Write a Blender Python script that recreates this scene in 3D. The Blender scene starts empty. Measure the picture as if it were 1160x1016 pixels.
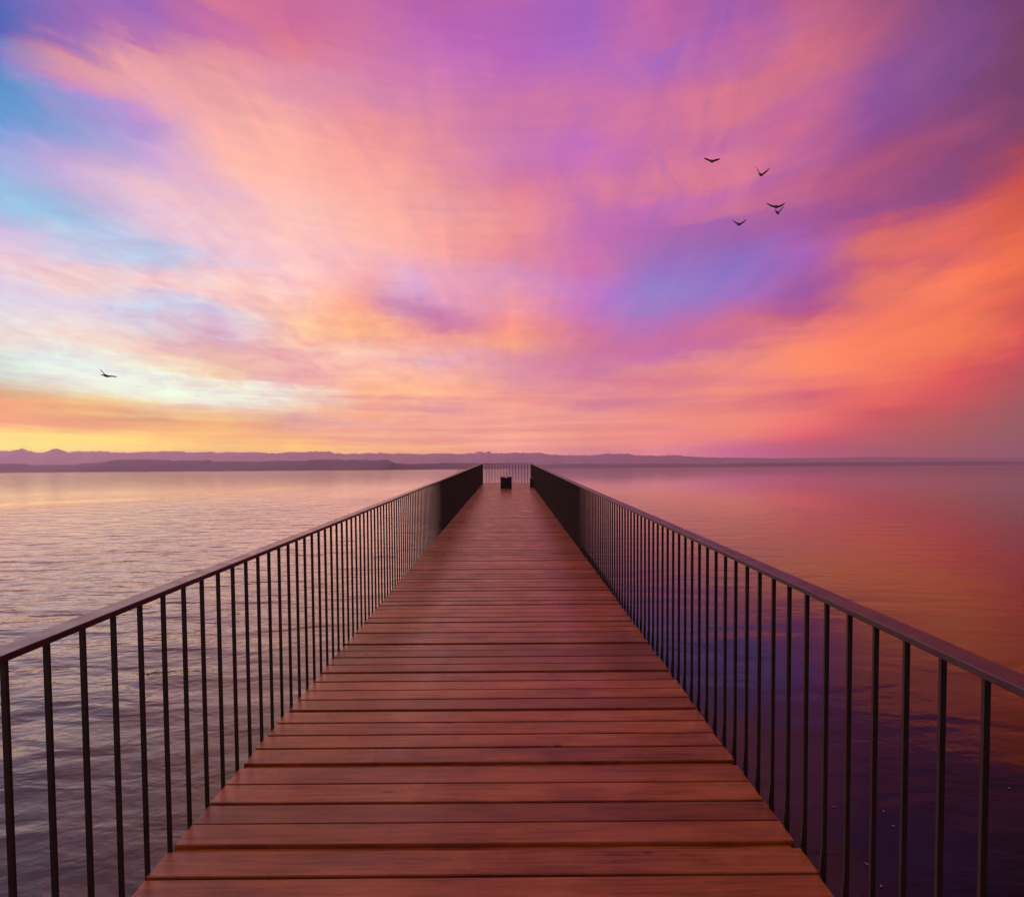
import bpy, bmesh, math, random
from mathutils import Vector, Matrix, noise

random.seed(7)
C = bpy.context.scene
COL = C.collection
R = math.radians

# ------------------------------------------------------------------ view
F = 560.0            # focal length in photo pixels
PX, PY = 576.4, 530.5
ROLL = 0.0072
ZC = 3.6             # eye height above the lake
EYE = 1.67           # eye height above the deck
SLOPE = math.atan(17.0 / F)

def unroll(px, py):
    a, b = px - PX, py - PY
    return a - ROLL * b, b + ROLL * a

def at(px, py, Y):
    dx, dy = unroll(px, py)
    return Vector((dx / F * Y, Y, ZC - dy / F * Y))

def az_el(px, py):
    dx, dy = unroll(px, py)
    return math.degrees(math.atan2(dx, F)), math.degrees(math.atan2(-dy, math.hypot(F, dx)))

cam = bpy.data.cameras.new('camera')
cam.sensor_width = 36.0
cam.lens = 36.0 * F / 1160.0
cam.shift_x = (580 - PX) / 1160.0
cam.shift_y = (PY - 508) / 1160.0
cam.clip_start = 0.05
cam.clip_end = 60000
co = bpy.data.objects.new('camera', cam)
COL.objects.link(co)
co.matrix_world = Matrix.Translation((0, 0, ZC)) @ Matrix.Rotation(math.atan(ROLL), 4, 'Y') @ Matrix.Rotation(R(90), 4, 'X')
C.camera = co

# ------------------------------------------------------------------ helpers
def lin(c):
    out = []
    for v in c[:3]:
        v = v / 255.0
        out.append(v / 12.92 if v <= 0.04045 else ((v + 0.055) / 1.055) ** 2.4)
    return tuple(out)

class NT:
    def __init__(s, tree):
        s.t = tree
    def n(s, kind, **kw):
        nd = s.t.nodes.new(kind)
        for k, v in kw.items():
            setattr(nd, k, v)
        return nd
    def link(s, a, b):
        s.t.links.new(a, b)
    def put(s, sock, v):
        if isinstance(v, bpy.types.NodeSocket):
            s.link(v, sock)
        else:
            sock.default_value = v
    def m(s, op, a, b=0.0, c=0.0, clamp=False):
        nd = s.n('ShaderNodeMath', operation=op, use_clamp=clamp)
        s.put(nd.inputs[0], a); s.put(nd.inputs[1], b); s.put(nd.inputs[2], c)
        return nd.outputs[0]
    def vec(s, x, y, z=0.0):
        nd = s.n('ShaderNodeCombineXYZ')
        s.put(nd.inputs[0], x); s.put(nd.inputs[1], y); s.put(nd.inputs[2], z)
        return nd.outputs[0]
    def noise(s, v, scale, detail=4.0, rough=0.5, dist=0.0, col=False):
        nd = s.n('ShaderNodeTexNoise')
        s.put(nd.inputs['Vector'], v)
        nd.inputs['Scale'].default_value = scale
        nd.inputs['Detail'].default_value = detail
        nd.inputs['Roughness'].default_value = rough
        nd.inputs['Distortion'].default_value = dist
        return nd.outputs['Color' if col else 'Fac']
    def mix(s, f, a, b, blend='MIX', clampf=True):
        nd = s.n('ShaderNodeMix', data_type='RGBA', blend_type=blend, clamp_factor=clampf)
        s.put(nd.inputs[0], f)
        for sock, v in ((nd.inputs[6], a), (nd.inputs[7], b)):
            if isinstance(v, tuple) and len(v) == 3:
                v = v + (1.0,)
            s.put(sock, v)
        return nd.outputs[2]
    def rng(s, v, a, b, c=0.0, d=1.0, kind='LINEAR'):
        nd = s.n('ShaderNodeMapRange', interpolation_type=kind, clamp=True)
        s.put(nd.inputs[0], v)
        for i, q in enumerate((a, b, c, d)):
            nd.inputs[i + 1].default_value = q
        return nd.outputs[0]
    def mapping(s, v, scale=(1, 1, 1), rot=(0, 0, 0), loc=(0, 0, 0)):
        nd = s.n('ShaderNodeMapping')
        s.put(nd.inputs[0], v)
        nd.inputs['Location'].default_value = loc
        nd.inputs['Rotation'].default_value = rot
        nd.inputs['Scale'].default_value = scale
        return nd.outputs[0]

def material(name):
    m = bpy.data.materials.new(name)
    m.use_nodes = True
    t = NT(m.node_tree)
    b = m.node_tree.nodes['Principled BSDF']
    return m, t, b

def link_mesh(name, bm, mat, parent=None, smooth=False):
    me = bpy.data.meshes.new(name)
    bm.normal_update()
    bm.to_mesh(me); bm.free()
    if smooth:
        for p in me.polygons: p.use_smooth = True
    if mat: me.materials.append(mat)
    o = bpy.data.objects.new(name, me)
    COL.objects.link(o)
    if parent: o.parent = parent
    return o

def tag(o, label=None, cat=None, group=None, kind=None):
    if label: o['label'] = label
    if cat: o['category'] = cat
    if group: o['group'] = group
    if kind: o['kind'] = kind
    return o

def empty(name):
    o = bpy.data.objects.new(name, None)
    o.empty_display_size = 0.2
    COL.objects.link(o)
    return o

def add_box(bm, x0, x1, y0, y1, z0, z1, ch=0.0):
    """box with a small chamfer on its upper and lower long edges"""
    if ch <= 0:
        vs = [bm.verts.new(p) for p in ((x0,y0,z0),(x1,y0,z0),(x1,y1,z0),(x0,y1,z0),(x0,y0,z1),(x1,y0,z1),(x1,y1,z1),(x0,y1,z1))]
        for f in ((3,2,1,0),(4,5,6,7),(0,1,5,4),(1,2,6,5),(2,3,7,6),(3,0,4,7)):
            bm.faces.new([vs[i] for i in f])
        return vs
    rings = []
    for (z, i) in ((z0, ch), (z0 + ch, 0), (z1 - ch, 0), (z1, ch)):
        rings.append([bm.verts.new(p) for p in ((x0+i,y0+i,z),(x1-i,y0+i,z),(x1-i,y1-i,z),(x0+i,y1-i,z))])
    bm.faces.new(list(reversed(rings[0]))); bm.faces.new(rings[-1])
    for a, b in zip(rings, rings[1:]):
        for k in range(4):
            bm.faces.new((a[k], a[(k+1) % 4], b[(k+1) % 4], b[k]))
    return [v for r in rings for v in r]

# ------------------------------------------------------------------ sky
# evening cloud colours by compass column (photo x) and height (photo y), bottom row last
SKY = {
 0: "0 100 112 182|20 105 105 185|40 110 130 195|60 135 130 200|80 100 145 200|105 98 150 205|130 105 155 210|150 128 160 220|170 160 170 220|190 162 175 225|210 150 190 225|232 160 198 232|250 212 190 225|280 235 200 215|300 235 200 215|320 225 205 225|340 225 215 230|360 235 225 225|380 245 215 205|400 225 230 225|420 215 225 215|435 222 200 190|443 215 165 135|455 245 172 102|470 250 180 105|480 240 165 95|490 255 210 112|497 255 238 150|505 252 218 105",
 83: "0 158 108 178|40 150 110 185|48 195 125 165|60 225 150 160|80 225 155 165|95 215 145 185|110 195 145 205|120 150 150 210|140 135 155 212|160 155 160 215|180 190 165 215|200 205 175 218|222 175 182 222|240 158 195 230|262 190 198 230|280 218 200 225|300 240 200 205|320 245 210 200|340 225 210 230|360 235 215 220|380 248 220 205|400 225 238 235|420 235 240 232|440 235 225 210|450 235 200 160|460 250 195 130|475 235 165 115|485 250 185 110|500 255 225 120|508 250 205 100",
 166: "0 185 105 165|15 165 105 185|35 160 110 185|48 190 115 175|60 225 145 160|80 232 160 165|100 235 165 170|120 225 160 180|135 205 150 205|145 180 150 210|160 205 165 215|180 215 170 215|200 225 185 205|220 235 190 205|240 230 190 215|260 225 195 220|275 190 200 230|290 185 200 230|305 230 200 215|320 248 205 200|335 225 205 225|350 200 205 230|380 235 200 200|395 245 205 190|410 240 225 210|425 235 240 230|445 238 238 220|460 245 205 165|475 225 160 125|487 250 190 115|503 255 210 120",
 249: "0 215 120 150|20 195 110 170|45 205 115 165|60 225 140 155|90 235 155 160|120 240 165 165|150 245 175 170|170 250 180 170|190 245 185 180|220 230 180 205|240 235 190 200|260 240 195 205|280 240 195 210|295 215 195 220|305 245 200 205|320 250 205 200|340 250 205 200|355 210 200 225|370 220 190 215|385 220 165 180|400 235 185 175|420 245 205 180|440 240 240 220|455 240 235 215|468 240 200 175|480 240 175 125|490 250 190 115|500 248 185 115|510 255 205 120",
 331: "0 205 110 155|20 205 110 155|45 220 125 145|60 220 130 150|80 222 140 165|100 225 145 170|125 225 150 175|140 245 170 165|160 252 178 165|190 255 182 165|220 255 188 175|250 252 195 185|280 250 195 195|310 252 200 195|335 252 200 195|365 253 200 165|385 252 195 175|395 235 175 175|410 240 180 175|420 232 175 175|435 238 185 180|445 240 225 215|455 235 220 205|465 240 190 170|480 220 160 155|492 245 180 145|503 250 190 130|510 255 200 130",
 414: "0 195 105 165|20 200 110 165|45 205 115 160|80 215 130 170|110 220 140 170|130 232 145 160|150 238 150 155|170 245 160 155|200 250 170 160|230 252 178 165|260 252 185 175|290 240 180 190|310 245 180 185|325 250 175 160|345 250 165 140|365 252 180 135|375 250 180 150|395 250 195 180|410 250 190 175|430 252 185 155|445 252 190 150|458 240 170 155|470 248 175 145|480 235 165 155|492 245 175 145|500 240 170 145|508 255 195 140",
 497: "0 185 100 170|30 185 100 180|60 195 110 185|90 205 120 180|120 212 130 170|150 222 138 160|180 230 145 160|210 235 155 155|240 235 160 165|265 245 165 160|290 240 165 165|310 230 165 185|335 225 160 190|350 215 145 185|358 205 125 170|368 225 130 150|380 245 160 145|395 238 170 165|405 225 170 190|420 245 175 160|440 252 178 150|450 250 175 150|463 225 155 160|475 248 170 145|485 240 165 145|500 235 155 145|508 250 180 140",
 580: "0 185 100 175|30 180 100 180|60 185 100 185|90 195 110 180|120 208 120 165|150 205 120 170|180 208 125 175|200 210 120 165|220 225 130 155|245 235 145 150|265 235 145 150|290 230 140 155|310 215 145 185|330 225 150 175|355 235 150 160|370 250 150 140|385 250 165 135|400 230 150 155|415 220 145 165|430 225 150 160|445 240 160 145|460 245 165 145|475 240 160 150|490 240 160 145|505 240 160 150",
 663: "0 175 100 185|25 165 100 185|50 175 105 190|80 190 110 180|110 200 115 170|140 200 115 170|165 190 108 190|185 192 108 190|210 205 120 165|240 205 120 170|260 195 110 180|280 200 115 175|300 205 115 170|320 200 120 190|335 190 120 200|355 205 120 185|375 210 120 155|395 205 120 155|415 205 120 165|432 215 130 150|445 230 145 150|455 215 130 150|470 235 150 145|485 228 145 140|500 235 150 140|512 215 140 160",
 746: "0 200 105 165|45 195 105 165|60 175 105 185|80 175 105 185|100 195 110 165|120 205 115 160|170 205 115 160|195 205 120 160|215 215 125 150|230 190 110 180|245 180 105 180|262 170 100 175|275 165 105 180|295 160 110 185|315 155 120 195|335 155 130 200|350 165 125 195|370 185 115 180|385 200 115 160|400 195 110 170|415 225 140 145|430 215 120 145|445 225 135 140|455 215 125 145|470 240 150 130|485 235 140 135|500 235 140 135|512 205 125 155",
 829: "0 165 95 170|30 165 95 175|50 185 100 165|70 190 105 165|90 200 110 155|105 218 120 140|125 215 120 140|150 190 105 165|170 205 115 155|190 215 120 145|215 190 105 170|235 205 115 150|250 165 98 170|270 155 100 170|290 145 110 190|310 150 115 195|330 165 110 190|350 195 110 160|365 210 115 140|385 200 108 150|400 220 130 140|415 235 140 130|430 230 130 135|445 240 145 125|460 225 125 130|475 235 140 125|490 235 130 125|500 220 120 135|512 200 110 145",
 911: "0 185 95 145|20 195 105 145|45 205 110 135|70 205 110 130|90 200 110 140|110 190 100 155|140 200 105 145|165 190 100 150|185 175 95 155|205 185 95 140|225 190 100 140|245 165 90 155|260 165 90 160|275 170 100 180|290 165 95 175|310 170 95 160|325 160 90 160|345 175 90 150|355 200 95 125|370 230 125 120|385 225 120 120|400 250 140 110|415 250 140 110|430 240 125 115|447 215 105 120|460 225 115 115|475 230 115 115|490 230 110 115|500 205 90 115|512 190 90 135",
 994: "0 170 90 130|30 175 90 130|60 165 90 140|85 150 85 150|110 145 85 155|140 145 80 150|165 160 80 130|190 175 85 120|210 160 80 130|235 150 80 140|255 190 90 125|270 215 105 110|290 222 115 105|305 205 95 115|320 220 115 110|335 225 115 105|350 240 120 100|380 245 125 98|400 248 130 100|430 242 120 100|455 225 105 100|470 210 95 100|490 185 80 105|505 175 80 110|512 165 80 115",
 1077: "0 125 75 130|30 128 75 135|70 130 78 140|100 130 75 135|125 140 75 125|150 160 80 120|170 140 72 120|200 140 75 125|225 150 75 125|235 190 85 110|255 220 105 100|280 225 105 95|295 225 105 100|310 240 115 90|325 248 128 95|345 240 115 90|380 245 120 90|400 240 115 90|420 225 95 85|445 210 85 85|465 194 72 90|480 176 68 96|500 164 64 102|512 156 64 108",
 1160: "0 115 65 110|30 125 68 105|60 125 70 105|100 122 66 110|130 120 68 110|160 135 68 105|175 165 72 90|195 200 80 75|220 200 85 80|250 215 95 80|275 235 110 75|300 240 115 80|330 225 100 80|350 205 90 80|370 225 95 85|395 205 80 80|415 188 75 84|440 172 70 90|465 160 64 96|490 150 60 102|512 146 60 104",
}
HAZE_D = 0.00011
HAZE_TOP = 345.0
HAZE_MEAN = (0.26, 0.12, 0.18)      # light scattered into view by the haze

EXCESS = {
 0: [(2, -0.027, -0.137, 0.262), (4.2, 0.055, 0.175, 0.618), (6.7, 0.103, 0.09, 0.171), (10, 0.071, 0.046, 0.065), (14, 0.052, 0.054, 0.071), (20, 0.052, 0.052, 0.068), (28, 0.072, 0.043, 0.054), (36, 0.091, 0.07, 0.048)],
 83: [(2, -0.062, -0.128, 0.403), (4.2, 0.113, 0.172, 0.468), (6.7, 0.048, 0.02, 0.061), (10, 0.047, 0.038, 0.075), (14, 0.052, 0.055, 0.064), (20, 0.056, 0.044, 0.076), (28, 0.031, 0.042, 0.054), (36, 0.055, 0.048, 0.05)],
 166: [(2, -0.108, -0.073, 0.415), (4.2, 0.093, 0.133, 0.316), (6.7, 0.036, -0.007, 0.017), (10, 0.047, 0.053, 0.091), (14, 0.059, 0.051, 0.057), (20, 0.039, 0.041, 0.067), (28, 0.032, 0.041, 0.049), (36, 0.059, 0.037, 0.04)],
 249: [(2, 0.039, 0.046, 0.391), (4.2, 0.038, 0.078, 0.298), (6.7, 0.05, 0.017, 0.001), (10, 0.04, 0.063, 0.127), (14, 0.065, 0.064, 0.057), (20, 0.009, 0.027, 0.057), (28, 0.017, 0.034, 0.058), (36, 0.023, 0.033, 0.046)],
 331: [(2, -0.051, -0.022, 0.068), (4.2, 0.093, 0.119, 0.083), (6.7, 0.022, 0.01, 0.057), (10, 0.035, 0.082, 0.082), (14, 0.026, 0.03, 0.077), (20, 0.013, 0.018, 0.02), (28, -0.01, 0.021, 0.056), (36, 0.014, 0.027, 0.045), (43, 0.037, 0.038, 0.038)],
 414: [(4.2, 0.028, 0.051, 0.051), (6.7, 0.027, 0.069, 0.102), (10, -0.008, 0.031, 0.081), (14, 0.023, 0.026, 0.047), (20, -0.073, 0.006, 0.098), (28, 0.006, 0.025, 0.045), (36, 0.019, 0.029, 0.045), (43, 0.003, 0.02, 0.028)],
 497: [(4.2, 0.015, 0.044, 0.041), (6.7, 0.015, 0.055, 0.059), (10, -0.024, 0.023, 0.077), (14, 0.028, 0.044, 0.038), (20, -0.063, 0.027, 0.075), (28, 0.012, 0.024, 0.042), (36, 0.013, 0.023, 0.034), (43, 0.023, 0.027, 0.028)],
 580: [(2, -0.117, -0.026, -0.026), (4.2, -0.017, 0.028, 0.042), (6.7, -0.017, 0.032, 0.057), (10, 0.03, 0.051, 0.046), (14, -0.031, 0.021, 0.08), (20, 0.014, 0.028, 0.037), (28, 0.003, 0.025, 0.05), (36, 0.009, 0.019, 0.028), (43, 0.011, 0.023, 0.023)],
 663: [(4.2, -0.031, 0.017, 0.028), (6.7, 0.021, 0.056, 0.043), (10, 0.001, 0.033, 0.039), (14, 0.018, 0.042, 0.057), (20, 0.021, 0.035, 0.022), (28, 0.009, 0.026, 0.027), (36, -0.023, 0.016, 0.033), (43, 0.052, 0.024, 0.01)],
 746: [(2, -0.19, -0.041, -0.014), (4.2, -0.012, 0.036, 0.02), (6.7, -0.022, 0.03, 0.039), (10, -0.008, 0.029, 0.054), (14, 0.028, 0.045, 0.022), (20, 0.052, 0.022, 0.017), (28, -0.077, 0.011, 0.066), (36, 0.02, 0.021, 0.018)],
 829: [(2, -0.078, 0.006, -0.049), (4.2, -0.083, 0.001, 0.034), (6.7, -0.024, 0.034, 0.04), (10, -0.019, 0.029, 0.044), (14, 0.005, 0.037, 0.049), (20, 0.034, 0.027, 0.021), (28, 0.021, 0.029, 0.03), (36, 0.031, 0.026, 0.024)],
 911: [(2, -0.031, 0.123, -0.004), (4.2, -0.128, -0.003, 0.019), (6.7, 0.027, 0.06, 0.036), (10, -0.071, 0.013, 0.055), (14, 0.014, 0.04, 0.04), (20, 0.031, 0.031, 0.022), (28, -0.007, 0.022, 0.042), (36, -0.005, 0.015, 0.029)],
 994: [(2, -0.057, 0.177, -0.018), (4.2, -0.003, 0.11, 0.034), (6.7, -0.052, 0.023, 0.048), (10, -0.035, 0.032, 0.055), (14, -0.019, 0.03, 0.051), (20, 0.002, 0.029, 0.049), (28, 0.022, 0.027, 0.033), (36, 0.012, 0.022, 0.032)],
 1077: [(2, -0.033, 0.337, -0.013), (4.2, -0.014, 0.27, 0.06), (6.7, -0.026, 0.087, 0.154), (10, -0.022, 0.027, 0.071), (14, -0.034, 0.026, 0.051), (20, 0.017, 0.035, 0.042), (28, 0.022, 0.028, 0.033), (36, 0.024, 0.023, 0.025)],
 1160: [(2, -0.007, 0.363, -0.03), (4.2, 0.018, 0.313, 0.019), (6.7, 0.031, 0.187, 0.113), (10, -0.022, 0.06, 0.133), (14, -0.002, 0.039, 0.081), (20, -0.026, 0.03, 0.065), (28, 0.031, 0.028, 0.039)],
}
def excess(px, el):
    rows = EXCESS.get(px)
    if not rows: return (0, 0, 0)
    if el <= rows[0][0]: return rows[0][1:]
    for a, b in zip(rows, rows[1:]):
        if el <= b[0]:
            f = (el - a[0]) / (b[0] - a[0])
            return tuple(a[i] + (b[i] - a[i]) * f for i in (1, 2, 3))
    return rows[-1][1:]

def behind_haze(c, el, px=None):
    """what the sky must give for colour c to be seen through the haze layer"""
    el = max(el, 0.01)
    d = min(8800.0, (HAZE_TOP - ZC) / math.tan(R(el)))
    T = math.exp(-HAZE_D * d)
    x = excess(px, el)
    return tuple(max(0.0, (c[i] - (HAZE_MEAN[i] + 0.42 * c[i]) * (1 - T) - x[i]) / T) for i in range(3))

world = bpy.data.worlds.new('World')
C.world = world
world.use_nodes = True
wt = NT(world.node_tree)
for nd in list(world.node_tree.nodes): world.node_tree.nodes.remove(nd)
tc = wt.n('ShaderNodeTexCoord').outputs['Generated']
nrm = wt.n('ShaderNodeVectorMath', operation='NORMALIZE')
wt.link(tc, nrm.inputs[0])
sep = wt.n('ShaderNodeSeparateXYZ'); wt.link(nrm.outputs[0], sep.inputs[0])
DX, DY, DZ = sep.outputs
DEG = 180 / math.pi
az0 = wt.m('MULTIPLY', wt.m('ARCTAN2', DX, DY), DEG)
el0 = wt.m('MULTIPLY', wt.m('ARCSINE', DZ), DEG)
# cloud-sheet coordinates (streaks run towards the horizon ahead)
den = wt.m('ADD', wt.m('MAXIMUM', DZ, 0.0), 0.10)
cu = wt.m('DIVIDE', DX, den); cv = wt.m('DIVIDE', DY, den)
sheet = wt.vec(cu, cv)
streak = wt.mapping(sheet, scale=(1.0, 0.36, 1.0), rot=(0, 0, R(-14)))
ang = wt.vec(wt.m('MULTIPLY', az0, 0.10), wt.m('MULTIPLY', el0, 0.20))
angf = wt.vec(wt.m('MULTIPLY', az0, 0.055), wt.m('MULTIPLY', el0, 0.75), 3.1)

def centred(v, amp):
    return wt.m('MULTIPLY', wt.m('SUBTRACT', v, 0.5), amp)

w1 = wt.n('ShaderNodeSeparateColor'); wt.link(wt.noise(ang, 1.0, 8, 0.66, 0.4, col=True), w1.inputs[0])
w2 = wt.n('ShaderNodeSeparateColor'); wt.link(wt.noise(streak, 2.6, 8, 0.68, 0.5, col=True), w2.inputs[0])
n3 = wt.noise(angf, 1.0, 4, 0.55, 0.3)
high = wt.rng(el0, 1.0, 14.0, 0.12, 1.0, 'SMOOTHSTEP')
azw = wt.m('ADD', az0, wt.m('ADD', centred(w1.outputs[0], 7.0), wt.m('MULTIPLY', centred(w2.outputs[0], 3.0), high)))
elw = wt.m('ADD', el0, wt.m('MULTIPLY', wt.m('ADD', centred(w1.outputs[1], 4.5), centred(w2.outputs[1], 1.8)), high))
elw = wt.m('ADD', elw, wt.m('MULTIPLY', centred(n3, 2.6), wt.rng(el0, 0.6, 5.0, 0.25, 1.0)))

def ramp_node(stops):
    nd = wt.n('ShaderNodeValToRGB')
    wt.link(elpos, nd.inputs[0])
    cr = nd.color_ramp
    cr.interpolation = 'LINEAR'
    stops = sorted(stops)
    while len(cr.elements) < len(stops): cr.elements.new(0.5)
    for e, (p, c) in zip(cr.elements, stops):
        pass
    for i, (p, c) in enumerate(stops):
        cr.elements[i].position = p
    for i, (p, c) in enumerate(stops):
        cr.elements[i].color = c + (1.0,)
    return nd.outputs[0]

elpos = wt.m('DIVIDE', elw, 90.0, clamp=True)
cols = []
OVERHEAD = (172, 112, 122)  # unseen sky overhead, tone invented to light the deck and haze
def column(px, txt, zen):
    st = []
    azs = az_el(px, 300)[0]
    for part in txt.split('|'):
        v = [float(q) for q in part.split()]
        e = az_el(px, v[0])[1]
        st.append((e / 90.0, behind_haze(lin(v[1:4]), e, px)))
    top = max(st)[0]
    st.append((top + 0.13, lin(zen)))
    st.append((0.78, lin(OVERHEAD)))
    while len(st) > 32: st.pop(2)
    return azs, ramp_node(st)
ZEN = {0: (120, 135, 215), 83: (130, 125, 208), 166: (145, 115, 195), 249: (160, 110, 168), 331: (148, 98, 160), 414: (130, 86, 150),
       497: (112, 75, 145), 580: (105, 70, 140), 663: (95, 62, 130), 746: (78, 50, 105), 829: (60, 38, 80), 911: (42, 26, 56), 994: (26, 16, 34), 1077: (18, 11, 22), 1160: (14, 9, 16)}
def far_column(a, lst, px=None):
    return a, ramp_node([(e / 90.0, behind_haze(lin(c), e, px)) for e, c in lst])
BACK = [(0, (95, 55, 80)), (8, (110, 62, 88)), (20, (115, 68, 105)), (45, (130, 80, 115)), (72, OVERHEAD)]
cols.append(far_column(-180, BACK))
cols.append(far_column(-80, [(0, (255, 190, 110)), (3, (255, 225, 150)), (8, (255, 225, 200)), (18, (225, 200, 225)), (35, (95, 125, 190)), (70, OVERHEAD)], 0))
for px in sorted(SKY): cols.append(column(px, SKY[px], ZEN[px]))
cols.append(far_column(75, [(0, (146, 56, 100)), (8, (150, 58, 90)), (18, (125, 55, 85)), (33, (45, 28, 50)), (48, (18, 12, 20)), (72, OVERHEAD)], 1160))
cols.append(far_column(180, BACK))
sky = cols[0][1]
for (a0, c0), (a1, c1) in zip(cols, cols[1:]):
    sky = wt.mix(wt.rng(azw, a0, a1), sky, c1)
# the one small mauve cloud left of centre, with a lilac gap above it
def wblob(px, py, ra, re, tilt=0.0):
    a, e = az_el(px, py)
    da = wt.m('SUBTRACT', wt.m('ADD', az0, wt.m('MULTIPLY', wt.m('SUBTRACT', azw, az0), 0.6)), a)
    de = wt.m('ADD', wt.m('SUBTRACT', wt.m('ADD', el0, wt.m('MULTIPLY', wt.m('SUBTRACT', elw, el0), 0.6)), e), wt.m('MULTIPLY', da, tilt))
    q = wt.m('ADD', wt.m('POWER', wt.m('ABSOLUTE', wt.m('DIVIDE', da, ra)), 2.0), wt.m('POWER', wt.m('ABSOLUTE', wt.m('DIVIDE', de, re)), 2.0))
    return wt.m('EXPONENT', wt.m('MULTIPLY', q, -1.0))
sky = wt.mix(wt.m('MULTIPLY', wblob(462, 325, 3.4, 2.6), 0.6), sky, lin((205, 165, 225)))
sky = wt.mix(wt.m('MULTIPLY', wblob(480, 352, 6.5, 1.5, 0.25), 0.75), sky, lin((190, 105, 160)))
sky = wt.mix(wt.m('MULTIPLY', wblob(400, 368, 8.5, 2.2, 0.15), 0.45), sky, lin((255, 175, 115)))
# sunlit wisps fanning up on the right
def blob(a, e, ra, re):
    q = wt.m('ADD', wt.m('POWER', wt.m('DIVIDE', wt.m('SUBTRACT', az0, a), ra), 2.0), wt.m('POWER', wt.m('DIVIDE', wt.m('SUBTRACT', el0, e), re), 2.0))
    return wt.m('EXPONENT', wt.m('MULTIPLY', q, -1.0))
raw = wt.vec(wt.m('ADD', az0, centred(wt.noise(ang, 0.9, 1.0, 0.4), 14.0)), el0)
wn = wt.noise(wt.mapping(raw, scale=(0.17, 0.045, 1.0), rot=(0, 0, R(20)), loc=(3.3, 1.7, 0.0)), 1.0, 5, 0.55, 0.15)
wf = wt.m('MULTIPLY', wt.rng(wn, 0.44, 0.72, 0.0, 0.52, 'SMOOTHSTEP'), blob(20, 30, 13, 10))
sky = wt.mix(wf, sky, lin((226, 124, 145)))
wv = wt.m('MULTIPLY', wt.rng(wn, 0.50, 0.28, 0.0, 0.55, 'SMOOTHSTEP'), blob(18, 32, 15, 10))
sky = wt.mix(wv, sky, lin((158, 92, 178)))
# broken small cloud over the bright western part, and thin bars low down
mo = wt.noise(wt.vec(wt.m('ADD', wt.m('MULTIPLY', az0, 0.30), centred(w1.outputs[0], 1.5)), wt.m('MULTIPLY', el0, 0.75), 9.0), 1.0, 6, 0.62, 0.5)
mk = wt.m('MULTIPLY', centred(mo, 1.0), blob(-26, 12, 30, 11))
sky = wt.mix(1.0, sky, wt.vec(wt.m('ADD', 1.0, wt.m('MULTIPLY', mk, 0.35)), wt.m('ADD', 1.0, wt.m('MULTIPLY', mk, 1.2)), wt.m('ADD', 1.0, wt.m('MULTIPLY', mk, 0.75))), 'MULTIPLY')
ba = wt.noise(wt.vec(wt.m('MULTIPLY', az0, 0.075), wt.m('ADD', wt.m('MULTIPLY', el0, 1.7), centred(w1.outputs[1], 1.2)), 4.0), 1.0, 5, 0.6, 0.3)
bk = wt.m('MULTIPLY', centred(ba, 1.0), blob(-8, 5.0, 42, 5.0))
sky = wt.mix(1.0, sky, wt.vec(wt.m('ADD', 1.0, wt.m('MULTIPLY', bk, 0.45)), wt.m('ADD', 1.0, wt.m('MULTIPLY', bk, 1.7)), wt.m('ADD', 1.0, wt.m('MULTIPLY', bk, 0.5))), 'MULTIPLY')
# fine fibrous texture of the cloud sheet
fib = wt.noise(wt.mapping(sheet, scale=(1.0, 0.22, 1.0), rot=(0, 0, R(-18))), 7.0, 7, 0.62, 0.8)
fine = wt.m('ADD', wt.m('MULTIPLY', centred(fib, 0.38), high), centred(wt.noise(angf, 2.3, 6, 0.65, 0.4), 0.24))
gain = wt.m('ADD', 1.0, fine)
warm = wt.vec(gain, wt.m('ADD', 1.0, wt.m('MULTIPLY', fine, 0.85)), wt.m('ADD', 1.0, wt.m('MULTIPLY', fine, -0.05)))
sky = wt.mix(1.0, sky, warm, 'MULTIPLY')
bg = wt.n('ShaderNodeBackground'); wt.link(sky, bg.inputs[0]); bg.inputs[1].default_value = 1.0
nish = wt.n('ShaderNodeTexSky', sky_type='NISHITA', sun_disc=False)
SUN_EL, SUN_AZ = R(1.5), R(-72)
nish.sun_elevation = SUN_EL
nish.dust_density = 0.0
nish.air_density = 0.6
nish.sun_rotation = SUN_AZ
bg2 = wt.n('ShaderNodeBackground'); wt.link(nish.outputs[0], bg2.inputs[0]); bg2.inputs[1].default_value = 0.05
addw = wt.n('ShaderNodeAddShader'); wt.link(bg.outputs[0], addw.inputs[0]); wt.link(bg2.outputs[0], addw.inputs[1])
wo = wt.n('ShaderNodeOutputWorld'); wt.link(addw.outputs[0], wo.inputs[0])

sun = bpy.data.lights.new('sun', 'SUN')
sun.energy = 2.7; sun.angle = R(132); sun.color = (1.0, 0.50, 0.45)  # disc spread far wider than the real sun to brighten the left water
so = bpy.data.objects.new('sun', sun); COL.objects.link(so)
sd = Vector((math.sin(SUN_AZ) * math.cos(SUN_EL), math.cos(SUN_AZ) * math.cos(SUN_EL), math.sin(SUN_EL)))
so.rotation_euler = (-sd).to_track_quat('-Z', 'Y').to_euler()
so.location = sd * 50 + Vector((0, 0, 10))

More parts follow.
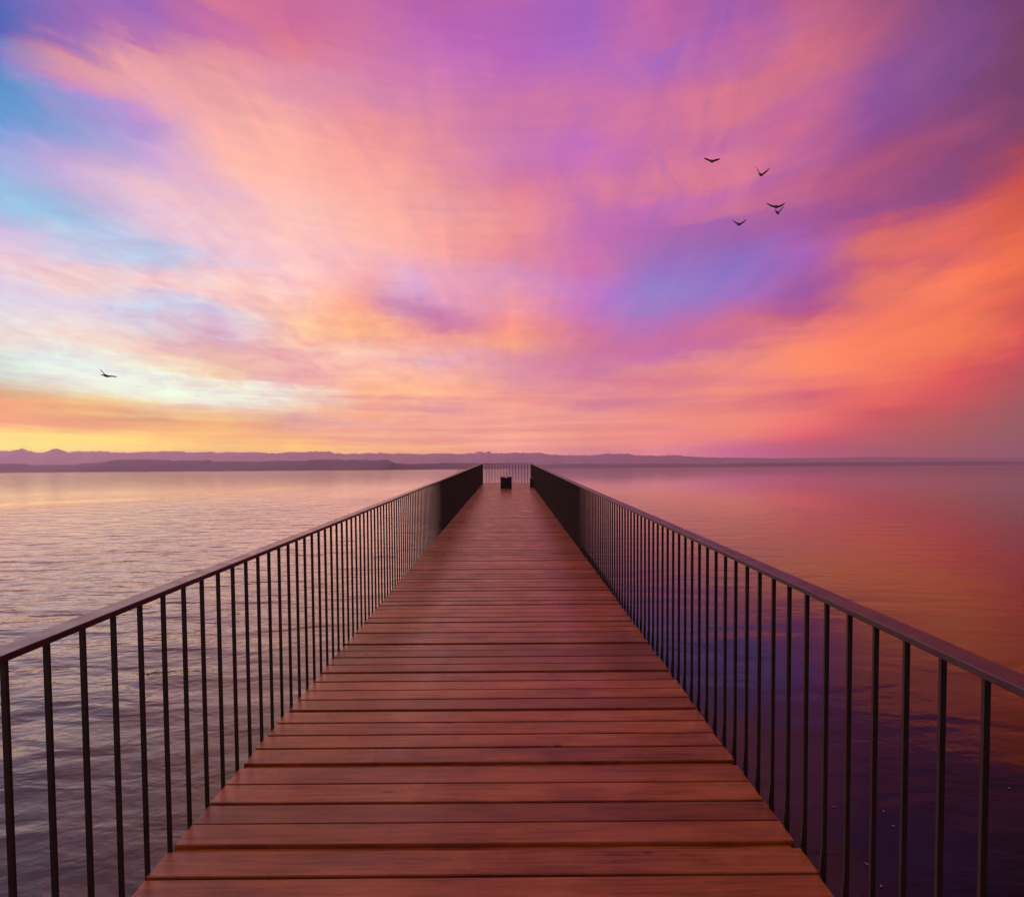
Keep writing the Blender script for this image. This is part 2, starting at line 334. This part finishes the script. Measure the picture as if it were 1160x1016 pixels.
# ------------------------------------------------------------------ materials
def wood_material():
    m, t, b = material('reddish_deck_boards')
    obj = t.n('ShaderNodeTexCoord').outputs['Object']
    geo = t.n('ShaderNodeNewGeometry')
    rnd = geo.outputs['Random Per Island']
    sp = t.n('ShaderNodeSeparateXYZ'); t.link(obj, sp.inputs[0])
    off = t.m('MULTIPLY', rnd, 37.0)
    v = t.vec(t.m('ADD', sp.outputs[0], off), sp.outputs[1], off)
    grain = t.noise(t.mapping(v, scale=(2.2, 60.0, 1.0)), 1.0, 6, 0.65, 0.6)
    fineg = t.noise(t.mapping(v, scale=(9.0, 320.0, 1.0)), 1.0, 4, 0.6)
    blot = t.noise(t.mapping(v, scale=(2.0, 5.0, 1.0)), 1.0, 5, 0.6)
    dark, mid, light = (0.080, 0.019, 0.005), (0.275, 0.080, 0.013), (0.48, 0.18, 0.048)
    c = t.mix(t.rng(grain, 0.34, 0.60), dark, mid)
    c = t.mix(t.m('MULTIPLY', t.rng(blot, 0.42, 0.72), 0.6), c, light)
    c = t.mix(t.m('MULTIPLY', t.rng(fineg, 0.5, 0.8), 0.35), c, dark)
    # each board its own tone
    tone = t.rng(rnd, 0.0, 1.0, 0.62, 1.35)
    c = t.mix(1.0, c, t.vec(tone, tone, t.m('MULTIPLY', tone, 1.0)), 'MULTIPLY')
    hue = t.noise(t.vec(off, 3.0, 1.0), 1.0, 0)
    c = t.mix(t.rng(hue, 0.35, 0.65, 0.0, 0.35), c, (0.36, 0.12, 0.035))
    # knots
    vo = t.n('ShaderNodeTexVoronoi', feature='F1')
    t.link(t.mapping(v, scale=(2.1, 6.5, 1.0)), vo.inputs['Vector']); vo.inputs['Scale'].default_value = 1.0
    kn = t.rng(t.m('ADD', vo.outputs['Distance'], t.m('MULTIPLY', t.m('SUBTRACT', grain, 0.5), 0.10)), 0.03, 0.085, 1.0, 0.0, 'SMOOTHSTEP')
    keep = t.n('ShaderNodeSeparateColor'); t.link(vo.outputs['Color'], keep.inputs[0])
    kn = t.m('MULTIPLY', kn, t.rng(keep.outputs[0], 0.5, 0.54))
    c = t.mix(t.m('MULTIPLY', kn, 0.8), c, (0.02, 0.006, 0.005))
    # pale scuffs and dark wet stains across boards
    sc = t.noise(t.mapping(obj, scale=(3.5, 16.0, 1.0)), 1.0, 5, 0.7, 1.0)
    c = t.mix(t.m('MULTIPLY', t.rng(sc, 0.66, 0.74), 0.32), c, (0.62, 0.33, 0.26))
    st = t.noise(t.mapping(obj, scale=(1.3, 0.8, 1.0)), 1.0, 5, 0.65, 0.7)
    c = t.mix(t.rng(st, 0.52, 0.75, 0.0, 0.5), c, (0.07, 0.016, 0.011))
    t.link(c, b.inputs['Base Color'])
    r = t.rng(t.noise(obj, 3.0, 5, 0.6), 0.3, 0.7, 0.24, 0.42)
    t.link(r, b.inputs['Roughness'])
    b.inputs['Specular IOR Level'].default_value = 0.36
    bp = t.n('ShaderNodeBump'); bp.inputs['Strength'].default_value = 0.35; bp.inputs['Distance'].default_value = 0.002
    t.link(t.m('ADD', grain, t.m('MULTIPLY', fineg, 0.5)), bp.inputs['Height'])
    t.link(bp.outputs[0], b.inputs['Normal'])
    return m

def steel_material(name, base, rough):
    m, t, b = material(name)
    obj = t.n('ShaderNodeTexCoord').outputs['Object']
    n = t.noise(obj, 9.0, 6, 0.62)
    worn = t.noise(t.mapping(obj, scale=(30, 4, 30)), 1.0, 5, 0.7)
    c = t.mix(t.rng(n, 0.3, 0.7), tuple(q * 0.75 for q in base), tuple(q * 1.25 for q in base))
    c = t.mix(t.m('MULTIPLY', t.rng(worn, 0.62, 0.75), 0.25), c, tuple(min(1, q * 2.6) for q in base))
    t.link(c, b.inputs['Base Color'])
    t.link(t.rng(n, 0.3, 0.7, rough - 0.07, rough + 0.09), b.inputs['Roughness'])
    bp = t.n('ShaderNodeBump'); bp.inputs['Strength'].default_value = 0.12; bp.inputs['Distance'].default_value = 0.001
    t.link(t.noise(obj, 160.0, 3, 0.6), bp.inputs['Height'])
    t.link(bp.outputs[0], b.inputs['Normal'])
    return m

M_WOOD = wood_material()
M_RAIL = steel_material('painted_handrail_steel', (0.042, 0.019, 0.028), 0.40)
M_BAR = steel_material('painted_baluster_steel', (0.026, 0.015, 0.014), 0.5)
M_BEAM = steel_material('dark_beam_steel', (0.020, 0.014, 0.016), 0.6)
M_BLACK = steel_material('black_coated_steel', (0.012, 0.010, 0.011), 0.5)

def water_material():
    m, t, b = material('lake_water')
    geo = t.n('ShaderNodeNewGeometry').outputs['Position']
    sp = t.n('ShaderNodeSeparateXYZ'); t.link(geo, sp.inputs[0])
    b.inputs['Base Color'].default_value = (0.002, 0.002, 0.003, 1)
    b.inputs['Roughness'].default_value = 0.02
    b.inputs['IOR'].default_value = 1.345
    # left of the pier breezy, right of it sheltered, with drifting smooth patches
    side = t.rng(sp.outputs[0], -6.0, 3.0, 1.0, 0.30, 'SMOOTHSTEP')
    patch = t.rng(t.noise(t.mapping(geo, scale=(0.05, 0.022, 1.0)), 1.0, 4, 0.55, 0.6), 0.36, 0.62, 0.35, 1.0)
    amp = t.m('MULTIPLY', side, patch)
    long_ = t.noise(t.mapping(geo, scale=(0.35, 0.9, 1.0), rot=(0, 0, R(12))), 1.0, 2, 0.45, 0.3)
    mid = t.noise(t.mapping(geo, scale=(0.85, 1.9, 1.0), rot=(0, 0, R(-17))), 1.0, 3, 0.5, 0.5)
    rip = t.noise(t.mapping(geo, scale=(5.0, 9.0, 1.0), rot=(0, 0, R(24))), 1.0, 3, 0.5, 0.4)
    h = t.m('ADD', t.m('MULTIPLY', long_, 0.20), t.m('ADD', t.m('MULTIPLY', mid, 0.085), t.m('MULTIPLY', rip, 0.013)))
    h = t.m('MULTIPLY', h, amp)
    dist = t.n('ShaderNodeVectorMath', operation='LENGTH'); t.link(geo, dist.inputs[0])
    calm = t.rng(dist.outputs['Value'], 5.0, 110.0, 1.0, 0.06, 'SMOOTHSTEP')
    rough = t.m('ADD', t.rng(dist.outputs['Value'], 6.0, 150.0, 0.03, 0.06), t.m('MULTIPLY', side, 0.03))
    t.link(rough, b.inputs['Roughness'])
    bp = t.n('ShaderNodeBump')
    t.link(calm, bp.inputs['Strength'])
    bp.inputs['Distance'].default_value = 1.0
    t.link(h, bp.inputs['Height'])
    t.link(bp.outputs[0], b.inputs['Normal'])
    return m

# ------------------------------------------------------------------ water
bm = bmesh.new()
xs = [-40000, -9000, -2000, -400, -60, 0, 60, 400, 2000, 9000, 40000]
ys = [-40000, -4000, -400, -40, 0, 40, 400, 3000, 9000, 40000]
g = [[bm.verts.new((x, y, 0)) for x in xs] for y in ys]
for j in range(len(ys) - 1):
    for i in range(len(xs) - 1):
        bm.faces.new((g[j][i], g[j][i+1], g[j+1][i+1], g[j+1][i]))
tag(link_mesh('water', bm, water_material()), 'calm lake reflecting the purple and orange evening sky', 'water', kind='structure')

# ------------------------------------------------------------------ far shore
def interp(pts, x):
    if x <= pts[0][0]: return pts[0][1]
    for (a, ya), (b_, yb) in zip(pts, pts[1:]):
        if x <= b_:
            return ya + (yb - ya) * (x - a) / (b_ - a)
    return pts[-1][1]

def ridge(name, mat, pts, Y, depth, rough, step, label, cat, x0=-260, x1=1420, seed=0.0):
    """a long range of hills: foot on the near side, crest at distance Y, back slope behind"""
    bm = bmesh.new()
    rows = [(-1.0, -0.05), (-0.75, 0.25), (-0.5, 0.55), (-0.25, 0.82), (0.0, 1.0), (0.35, 0.72), (1.0, -0.05)]
    prev = None
    px = x0
    while px <= x1:
        top = interp(pts, px)
        Yp = interp(Y, px) if isinstance(Y, list) else Y
        w = at(px, top, Yp)
        hz = max(0.3, w.z)
        cur = []
        for k, (r, hh) in enumerate(rows):
            q = Vector((w.x * 0.02, r * 3.0 + seed, seed))
            jit = noise.fractal(q, 0.9, 2.1, 5)
            y = Yp + r * depth * (1 + 0.25 * noise.noise(Vector((w.x * 0.004, seed, 0))))
            z = hz * hh
            if 0 < k < len(rows) - 1:
                z += jit * rough * (0.6 if r == 0 else 0.3) * min(1.0, hz / 8)
            cur.append(bm.verts.new((w.x, y, z)))
        if prev:
            for k in range(len(rows) - 1):
                bm.faces.new((prev[k], cur[k], cur[k+1], prev[k+1]))
        prev = cur
        px += step
    o = link_mesh(name, bm, mat, smooth=True)
    return tag(o, label, cat, kind='structure')

def slope_material(name, a, b_, c_, s):
    m, t, b = material(name)
    pos = t.n('ShaderNodeNewGeometry').outputs['Position']
    n = t.noise(pos, s, 6, 0.65, 0.5)
    n2 = t.noise(pos, s * 7, 4, 0.6)
    c = t.mix(t.rng(n, 0.35, 0.65), a, b_)
    c = t.mix(t.m('MULTIPLY', t.rng(n2, 0.5, 0.7), 0.5), c, c_)
    t.link(c, b.inputs['Base Color'])
    b.inputs['Roughness'].default_value = 0.9
    return m

M_HILL = slope_material('wooded_hillside', (0.04, 0.055, 0.06), (0.065, 0.075, 0.09), (0.10, 0.09, 0.10), 0.02)  # blue of the distant air is mixed into the forest tones
M_ALP = slope_material('bare_mountain_rock', (0.20, 0.17, 0.17), (0.34, 0.30, 0.30), (0.5, 0.46, 0.46), 0.006)

HILL = [(-260, 527), (0, 525.4), (30, 525.6), (32, 526.6), (88, 526.4), (94, 525), (118, 523.5), (130, 521.2), (150, 520.6), (165, 520.4), (192, 521.2), (196, 522.4), (201, 522.2), (203, 521.4), (238, 521.2), (241, 522.6), (298, 522.8), (305, 521.8), (343, 521.8), (352, 520.7), (388, 520.4), (392, 521.2), (400, 520.9), (440, 520.8), (448, 524.2), (470, 525.2), (490, 525.0), (500, 524.2), (540, 524.4), (556, 525.6), (600, 526.0), (650, 525.2), (700, 525.4), (760, 525.0), (800, 525.6), (850, 524.2), (900, 524.0), (960, 523.2), (1010, 523.5), (1100, 522.6), (1160, 522.4), (1420, 520.5)]
ALP = [(-260, 511), (-60, 512), (-30, 509), (0, 510.6), (12, 510.8), (20, 509.2), (25, 508.2), (31, 509.8), (38, 512.2), (46, 513), (54, 511.2), (60, 508.6), (65, 508.2), (70, 509.8), (78, 512.4), (90, 511), (96, 511.4), (108, 511.3), (117, 511), (126, 512.2), (145, 512.8), (160, 512), (168, 511.2), (175, 512), (186, 511), (205, 511.0), (212, 512.4), (228, 512.2), (238, 511.4), (247, 512.8), (258, 512), (275, 512.4), (288, 512), (300, 512.8), (312, 513.4), (325, 512), (345, 512), (352, 511.4), (372, 511.2), (380, 513), (395, 514.2), (402, 513.6), (410, 513.9), (418, 512.8), (425, 513.4), (435, 512.8), (442, 513.8), (455, 513.6), (480, 514.4), (495, 513.6), (508, 513.4), (520, 514.6), (538, 512.8), (544, 511.2), (548, 512.6), (553, 511.4), (558, 513.2), (572, 513.4), (584, 512.2), (590, 513), (604, 513.2), (612, 512.6), (622, 515), (640, 515.4), (670, 515.6), (684, 514), (688, 513.2), (694, 514.2), (712, 514), (720, 515.6), (745, 516.2), (765, 515.2), (780, 517), (810, 518.2), (850, 518.4), (880, 519), (940, 518.8), (980, 517.6), (1020, 517.8), (1060, 518.6), (1160, 518.5), (1420, 517)]
ridge('hills', M_HILL, HILL, [(0, 3000), (446, 3000), (520, 4100), (600, 5200), (1160, 6800)], 260, 5.0, 1.4, 'low wooded hills along the far shore, dusky purple', 'hills', seed=3.3)
ridge('mountains', M_ALP, ALP, 8000, 500, 24.0, 0.9, 'jagged mountain range far behind the hills, pale violet', 'mountains', seed=8.1)

# ------------------------------------------------------------------ haze
bm = bmesh.new()
add_box(bm, -13000, 13000, -3000, 8800, -1.0, HAZE_TOP)
m = bpy.data.materials.new('evening_haze'); m.use_nodes = True
for nd in list(m.node_tree.nodes): m.node_tree.nodes.remove(nd)
ht = NT(m.node_tree)
pv = ht.n('ShaderNodeVolumePrincipled')
pv.inputs['Color'].default_value = (0.95, 0.73, 1.0, 1)
pv.inputs['Density'].default_value = HAZE_D
pv.inputs['Anisotropy'].default_value = 0.45
ho = ht.n('ShaderNodeOutputMaterial'); ht.link(pv.outputs[0], ho.inputs['Volume'])
tag(link_mesh('haze', bm, m), 'thin evening haze over the lake', 'haze', kind='stuff')

# ------------------------------------------------------------------ pier
PIERW = Matrix.Translation((0, 0, ZC)) @ Matrix.Rotation(SLOPE, 4, 'X') @ Matrix.Translation((0, 0, -EYE))
def on_deck(o, x=0.0, y=0.0, z=0.0, rz=0.0):
    o.matrix_world = PIERW @ Matrix.Translation((x, y, z)) @ Matrix.Rotation(rz, 4, 'Z')
XL, XR = -1.453, 1.214
Y0, Y1 = -2.4, 28.15
pier = empty('pier'); on_deck(pier)
tag(pier, 'long narrow pier decked with reddish cross boards, running straight out over the lake', 'pier')

bm = bmesh.new()
mod = 0.5605
ORG = 2.054
k0 = int(math.floor((Y0 - ORG) / mod))
y = ORG + k0 * mod
while y < Y1 - 0.1:
    ws = [random.uniform(-0.007, 0.007) for _ in range(4)]
    base = (mod - 0.036 - 3 * 0.011) / 4
    add_box(bm, XL + 0.02, XR - 0.02, y - 0.0165, y + 0.0165, -0.0385, -0.017)
    mean = sum(ws) / 4
    yy = y + 0.018
    for q in range(4):
        w = base + ws[q] - mean
        y_a, y_b = yy, yy + w
        yy += w + 0.011 + (random.uniform(-0.002, 0.003) if q < 3 else 0)
        if y_b > Y1: break
        dz = random.uniform(-0.0022, 0.0022)
        vs = add_box(bm, XL + random.uniform(-0.006, 0.006), XR + random.uniform(-0.006, 0.006), y_a, y_b, -0.036 + dz, dz, 0.003)
        tl = random.uniform(-0.0016, 0.0016); sk = random.uniform(-0.0012, 0.0012)
        for v in vs:
            v.co.z += tl * (v.co.x / 1.3)
            v.co.y += sk * (v.co.x / 1.3)
    y += mod
link_mesh('deck', bm, M_WOOD, pier)
for (xa, xb) in ((XL - 0.004, XL + 0.05), (XR - 0.05, XR + 0.004)):
    bm = bmesh.new(); add_box(bm, xa, xb, Y0, Y1, -0.26, -0.040, 0.002)
    link_mesh('side_beam', bm, M_BEAM, pier)
for xc in (-0.55, 0.35):
    bm = bmesh.new(); add_box(bm, xc - 0.05, xc + 0.05, Y0, Y1, -0.20, -0.040, 0.002)
    link_mesh('joist', bm, M_BEAM, pier)
for k in range(8):
    yc = -1.6 + k * 4.1
    bm = bmesh.new(); add_box(bm, XL + 0.06, XR - 0.06, yc - 0.08, yc + 0.08, -0.40, -0.205, 0.003)
    link_mesh('cross_beam', bm, M_BEAM, pier)
    for xc in (XL + 0.3, XR - 0.3):
        bm = bmesh.new()
        bmesh.ops.create_cone(bm, cap_ends=True, segments=20, radius1=0.11, radius2=0.11, depth=5.0,
                              matrix=Matrix.Translation((xc, yc, -0.403 - 2.5)))
        link_mesh('pile', bm, M_BEAM, pier, smooth=False)

# ------------------------------------------------------------------ railings
RH = 1.108
def baluster_bm(bm, x, y, inward, along=0, low=-0.17):
    a, b_ = (0.0084, 0.0045) if not along else (0.012, 0.0088)
    add_box(bm, x - a, x + a, y - b_, y + b_, low, RH - 0.027, 0.0012)
    # fixing tab welded to the foot, resting on the side beam
    if not along:
        x1 = x + inward * 0.0095; x2 = x + inward * 0.0145
        add_box(bm, min(x1, x2), max(x1, x2), y - 0.02, y + 0.02, low, -0.05)

def gusset_bm(bm, x, y, inward):
    xi = x + inward * 0.0095
    vs = [bm.verts.new(p) for p in ((xi, y - 0.005, 0.0), (xi + inward * 0.008, y - 0.005, 0.0), (xi, y - 0.005, 0.11),
                                    (xi, y + 0.005, 0.0), (xi + inward * 0.008, y + 0.005, 0.0), (xi, y + 0.005, 0.11))]
    for f in ((0, 1, 2), (3, 5, 4), (0, 3, 4, 1), (1, 4, 5, 2), (2, 5, 3, 0)):
        bm.faces.new([vs[i] for i in f])
    bmesh.ops.recalc_face_normals(bm, faces=bm.faces)

def side_railing(x, ystart, step, inward, label, ystop):
    root = empty('railing'); on_deck(root, 0, 0, 0)
    tag(root, label, 'railing', 'railings around the pier')
    proto = None
    rest = bmesh.new()
    n = 0
    yb = ystart
    while yb < ystop - 0.06:
        if n < 100:
            if proto is None:
                bm = bmesh.new(); baluster_bm(bm, 0, 0, inward)
                if inward < 0: gusset_bm(bm, 0, 0, inward)
                proto = link_mesh('baluster', bm, M_BAR, root)
                o = proto
            else:
                o = proto.copy(); COL.objects.link(o); o.parent = root
            o.location = (x, yb, 0)
        else:
            baluster_bm(rest, x, yb, inward)
        n += 1; yb += step
    yb = ystart - step
    while yb > Y0 + 0.05:
        baluster_bm(rest, x, yb, inward); yb -= step
    r = link_mesh('balusters', rest, M_BAR, root); r['kind'] = 'stuff'
    bm = bmesh.new()
    ya = Y0
    seg = [Y0, 2.55, 8.5, 14.5, 20.5, ystop + 0.05]
    for a_, b_ in zip(seg, seg[1:]):
        add_box(bm, x - (0.05 if inward > 0 else 0.03), x + (0.03 if inward > 0 else 0.05), a_ + 0.001, b_ - 0.001, RH - 0.022, RH, 0.0025)
    link_mesh('handrail', bm, M_RAIL, root)
    # flat steel strip the bars are welded to
    bm = bmesh.new()
    xo = x - inward * 0.0125
    add_box(bm, min(xo, xo - inward * 0.006), max(xo, xo - inward * 0.006), Y0, ystop, -0.16, -0.11)
    link_mesh('bottom_strip', bm, M_BAR, root)
    return root
side_railing(-1.468, 1.416, 0.1318, 1, 'left side railing of thin dark upright bars under a flat handrail', 28.05)
side_railing(1.236, 1.266, 0.1287, -1, 'right side railing of thin dark upright bars under a flat handrail', 28.05)
root = empty('railing'); on_deck(root, 0, 28.10, 0)
tag(root, 'short end railing closing the far end of the pier, its bars seen against the water', 'railing', 'railings around the pier')
proto = None
for k in range(15):
    xx = -1.468 + 0.169 * (k + 1)
    if xx > 1.2: break
    if proto is None:
        bm = bmesh.new(); baluster_bm(bm, 0, 0, 0, along=1)
        proto = link_mesh('baluster', bm, M_BAR, root); o = proto
    else:
        o = proto.copy(); COL.objects.link(o); o.parent = root
    o.location = (xx, 0.06, 0)
bm = bmesh.new(); add_box(bm, -1.52, 1.288, 0.008, 0.108, RH - 0.025, RH, 0.0025)
link_mesh('handrail', bm, M_RAIL, root)
bm = bmesh.new(); add_box(bm, -1.46, 1.225, 0.074, 0.080, -0.16, -0.11)
link_mesh('bottom_strip', bm, M_BAR, root)

# ------------------------------------------------------------------ litter bin and box on the deck
def litter_bin():
    root = empty('litter_bin'); on_deck(root, -0.14, 23.2, 0.004, R(4))
    tag(root, 'squat black square litter bin standing alone on the boards far down the pier', 'litter bin')
    s, h = 0.255, 0.56
    bm = bmesh.new()
    add_box(bm, -s, s, -s, s, 0.03, h - 0.05, 0.008)
    link_mesh('body', bm, M_BLACK, root)
    bm = bmesh.new()
    for sx in (-1, 1):
        for sy in (-1, 1):
            add_box(bm, sx * 0.2 - 0.03, sx * 0.2 + 0.03, sy * 0.2 - 0.03, sy * 0.2 + 0.03, 0.0, 0.0295)
    link_mesh('foot', bm, M_BLACK, root)
    for sgn in (-1, 1):
        bm = bmesh.new()
        add_box(bm, min(sgn * 0.27, sgn * 0.045), max(sgn * 0.27, sgn * 0.045), -0.27, 0.27, h - 0.048, h, 0.006)
        link_mesh('lid', bm, M_BLACK, root)
    for sgn in (-1, 1):
        bm = bmesh.new()
        add_box(bm, sgn * 0.12 - 0.10, sgn * 0.12 + 0.10, -s - 0.014, -s - 0.001, 0.07, h - 0.09, 0.004)
        link_mesh('panel', bm, M_BLACK, root)
litter_bin()
root = empty('box'); on_deck(root, 1.105, 24.2, 0.0)
tag(root, 'small dark upright box against the foot of the right railing beyond the litter bin', 'box')
bm = bmesh.new(); add_box(bm, -0.075, 0.075, -0.16, 0.16, 0.004, 0.40, 0.006); link_mesh('body', bm, M_BLACK, root)
bm = bmesh.new(); add_box(bm, -0.088, 0.088, -0.175, 0.175, 0.402, 0.43, 0.005); link_mesh('lid', bm, M_BLACK, root)

# ------------------------------------------------------------------ birds
def feather_material():
    m, t, b = material('dark_plumage')
    obj = t.n('ShaderNodeTexCoord').outputs['Object']
    n = t.noise(t.mapping(obj, scale=(30, 8, 30)), 1.0, 4, 0.6)
    t.link(t.mix(t.rng(n, 0.3, 0.7), (0.012, 0.010, 0.012), (0.04, 0.034, 0.036)), b.inputs['Base Color'])
    b.inputs['Roughness'].default_value = 0.7
    return m
M_BIRD = feather_material()

def bird(cpx, cpy, Y, tl, tr, head, tail, label, wl=1.0):
    """one continuous body; wing tips, head and tail posed from their offsets (photo pixels) at distance Y"""
    s = Y / F
    c = at(cpx, cpy, Y)
    def off(p, dy=0.0):
        return at(p[0], p[1], Y + dy) - c
    away = Vector((c.x, c.y, 0)).normalized()
    bm = bmesh.new()
    H, T = off(head, -0.16), off(tail, 0.16)
    ax = (H - T).normalized()
    side = Vector((1, 0, 0)); up = side.cross(ax).normalized()
    if up.z < 0: up = -up
    side = ax.cross(up).normalized()
    if side.x < 0: side = -side
    L = (H - T).length
    prof = [(0.0, 0.012), (0.08, 0.03), (0.25, 0.035), (0.42, 0.062), (0.60, 0.072), (0.76, 0.058), (0.84, 0.038), (0.90, 0.042), (0.95, 0.034), (0.98, 0.014), (1.03, 0.004)]
    rings = []
    for (u, r) in prof:
        p = T + (H - T) * u
        r *= 1.3 * max(0.75, min(1.0, L / 0.42))
        wide = 2.6 if u < 0.2 else 1.0
        flat = 0.35 if u < 0.2 else 1.0
        rings.append([bm.verts.new(p + side * math.cos(a) * r * wide + up * math.sin(a) * r * flat) for a in [k * math.pi / 4 for k in range(8)]])
    for a, b_ in zip(rings, rings[1:]):
        for k in range(8):
            bm.faces.new((a[k], a[(k+1) % 8], b_[(k+1) % 8], b_[k]))
    bm.faces.new(rings[0]); bm.faces.new(list(reversed(rings[-1])))
    fwd = Vector((0, -1, 0.05))
    shoulder = T + (H - T) * 0.66
    for tip, sg in ((tl, -1), (tr, 1)):
        tp = off(tip[:2], 0.10)
        arch = tip[2] if len(tip) > 2 else 0.04
        root = shoulder + side * sg * 0.03
        secs = []
        NS = 9
        for i in range(NS + 1):
            u = i / NS
            p = root.lerp(tp, u)
            p += away * (-0.09 * math.sin(min(1, u * 1.6) * math.pi * 0.75)) + Vector((0, 0, arch * math.sin(u * math.pi)))
            chord = (0.165 - 0.03 * u) * (1 - max(0, (u - 0.55) / 0.45) ** 1.6 * 0.86)
            if i in (6, 8): chord *= 0.92
            th = 0.024 * (1 - u) + 0.006
            le = p - away * chord * 0.35; te = p + away * chord * 0.65 + Vector((0, 0, -0.055))
            md = p - away * chord * 0.05
            secs.append([bm.verts.new(q) for q in (le, md + Vector((0, 0, th)), te, md - Vector((0, 0, th * 0.5)))])
        for a, b_ in zip(secs, secs[1:]):
            for k in range(4):
                bm.faces.new((a[k], a[(k+1) % 4], b_[(k+1) % 4], b_[k]))
        bm.faces.new(secs[0]); bm.faces.new(list(reversed(secs[-1])))
    bmesh.ops.recalc_face_normals(bm, faces=bm.faces)
    o = link_mesh('bird', bm, M_BIRD, smooth=True)
    o.location = c
    tag(o, label, 'bird', 'birds flying over the lake')
bird(806, 181.6, 34, (797.6, 179.6, 0.0), (815.6, 180.4, 0.0), (807, 183.6), (805.4, 181.6), 'highest bird in the sky, gliding with its wings spread flat')
bird(862.6, 196.4, 34, (857, 189.8, -.02), (871.6, 191.2, -.03), (863.6, 199.4), (859.6, 196.6), 'bird with both wings raised in a wide V, just right of the highest flat-winged bird')
bird(879.4, 233.6, 33, (868.6, 230.4, -0.05), (889.2, 230.2, -0.05), (880, 235.4), (878.6, 232.8), 'wide-winged bird flying directly above a smaller V-winged one')
bird(880.8, 239.8, 38, (877.6, 236.2, -0.02), (887.8, 233.6, -0.03), (882.2, 243.0), (878.6, 238.6), 'small bird with its right wing raised high, directly under the wide-winged one')
bird(837, 253.2, 34, (830.6, 250.0, -0.02), (845.2, 249.0, -0.04), (838.6, 255.2), (834.0, 252.6), 'lowest of the birds on the right, dark body with shallow raised wings')
bird(121.4, 425.6, 33, (113.8, 418.4, 0.0), (132.2, 426.4, 0.0), (124.0, 426.8), (115.2, 424.4), 'lone bird low over the lake on the left, one wing tipped up')

# ------------------------------------------------------------------ flecks on the water
m, t, b = material('dry_leaf')
t.link(t.mix(t.noise(t.n('ShaderNodeTexCoord').outputs['Object'], 60, 3), (0.22, 0.16, 0.12), (0.40, 0.33, 0.28)), b.inputs['Base Color'])
b.inputs['Roughness'].default_value = 0.7
proto = None
for i, (px, py) in enumerate(((944.7, 913.9), (1001, 919), (1012, 936), (998, 1004), (982, 979), (1143, 893))):
    dx, dy = unroll(px, py)
    Y = F * ZC / dy
    if proto is None:
        bm = bmesh.new()
        L, W = 0.016, 0.007
        pts = [(-L, 0), (-L * .5, W * .8), (0, W), (L * .6, W * .6), (L * 1.1, 0), (L * .6, -W * .6), (0, -W), (-L * .5, -W * .8)]
        top = [bm.verts.new((x, y, 0.006 + 0.25 * abs(y) + 4 * x * x)) for x, y in pts]
        bot = [bm.verts.new((x, y, 0.004 + 0.25 * abs(y) + 4 * x * x)) for x, y in pts]
        bm.faces.new(top); bm.faces.new(list(reversed(bot)))
        for k in range(8): bm.faces.new((top[k], bot[k], bot[(k + 1) % 8], top[(k + 1) % 8]))
        proto = o = link_mesh('leaf', bm, m)
    else:
        o = proto.copy(); COL.objects.link(o)
    o.location = (dx / F * Y, Y, 0.002)
    o.rotation_euler = (0, 0, i * 1.3)
    tag(o, 'tiny pale leaf floating on the dark water beyond the right railing', 'leaf', 'leaves floating on the water')

# ------------------------------------------------------------------ render settings
C.view_settings.view_transform = 'Standard'
C.view_settings.look = 'None'
C.view_settings.exposure = 0.0
C.view_settings.gamma = 1.0
C.view_settings.use_curve_mapping = False
C.cycles.use_denoising = True
C.cycles.max_bounces = 6
C.cycles.volume_bounces = 1
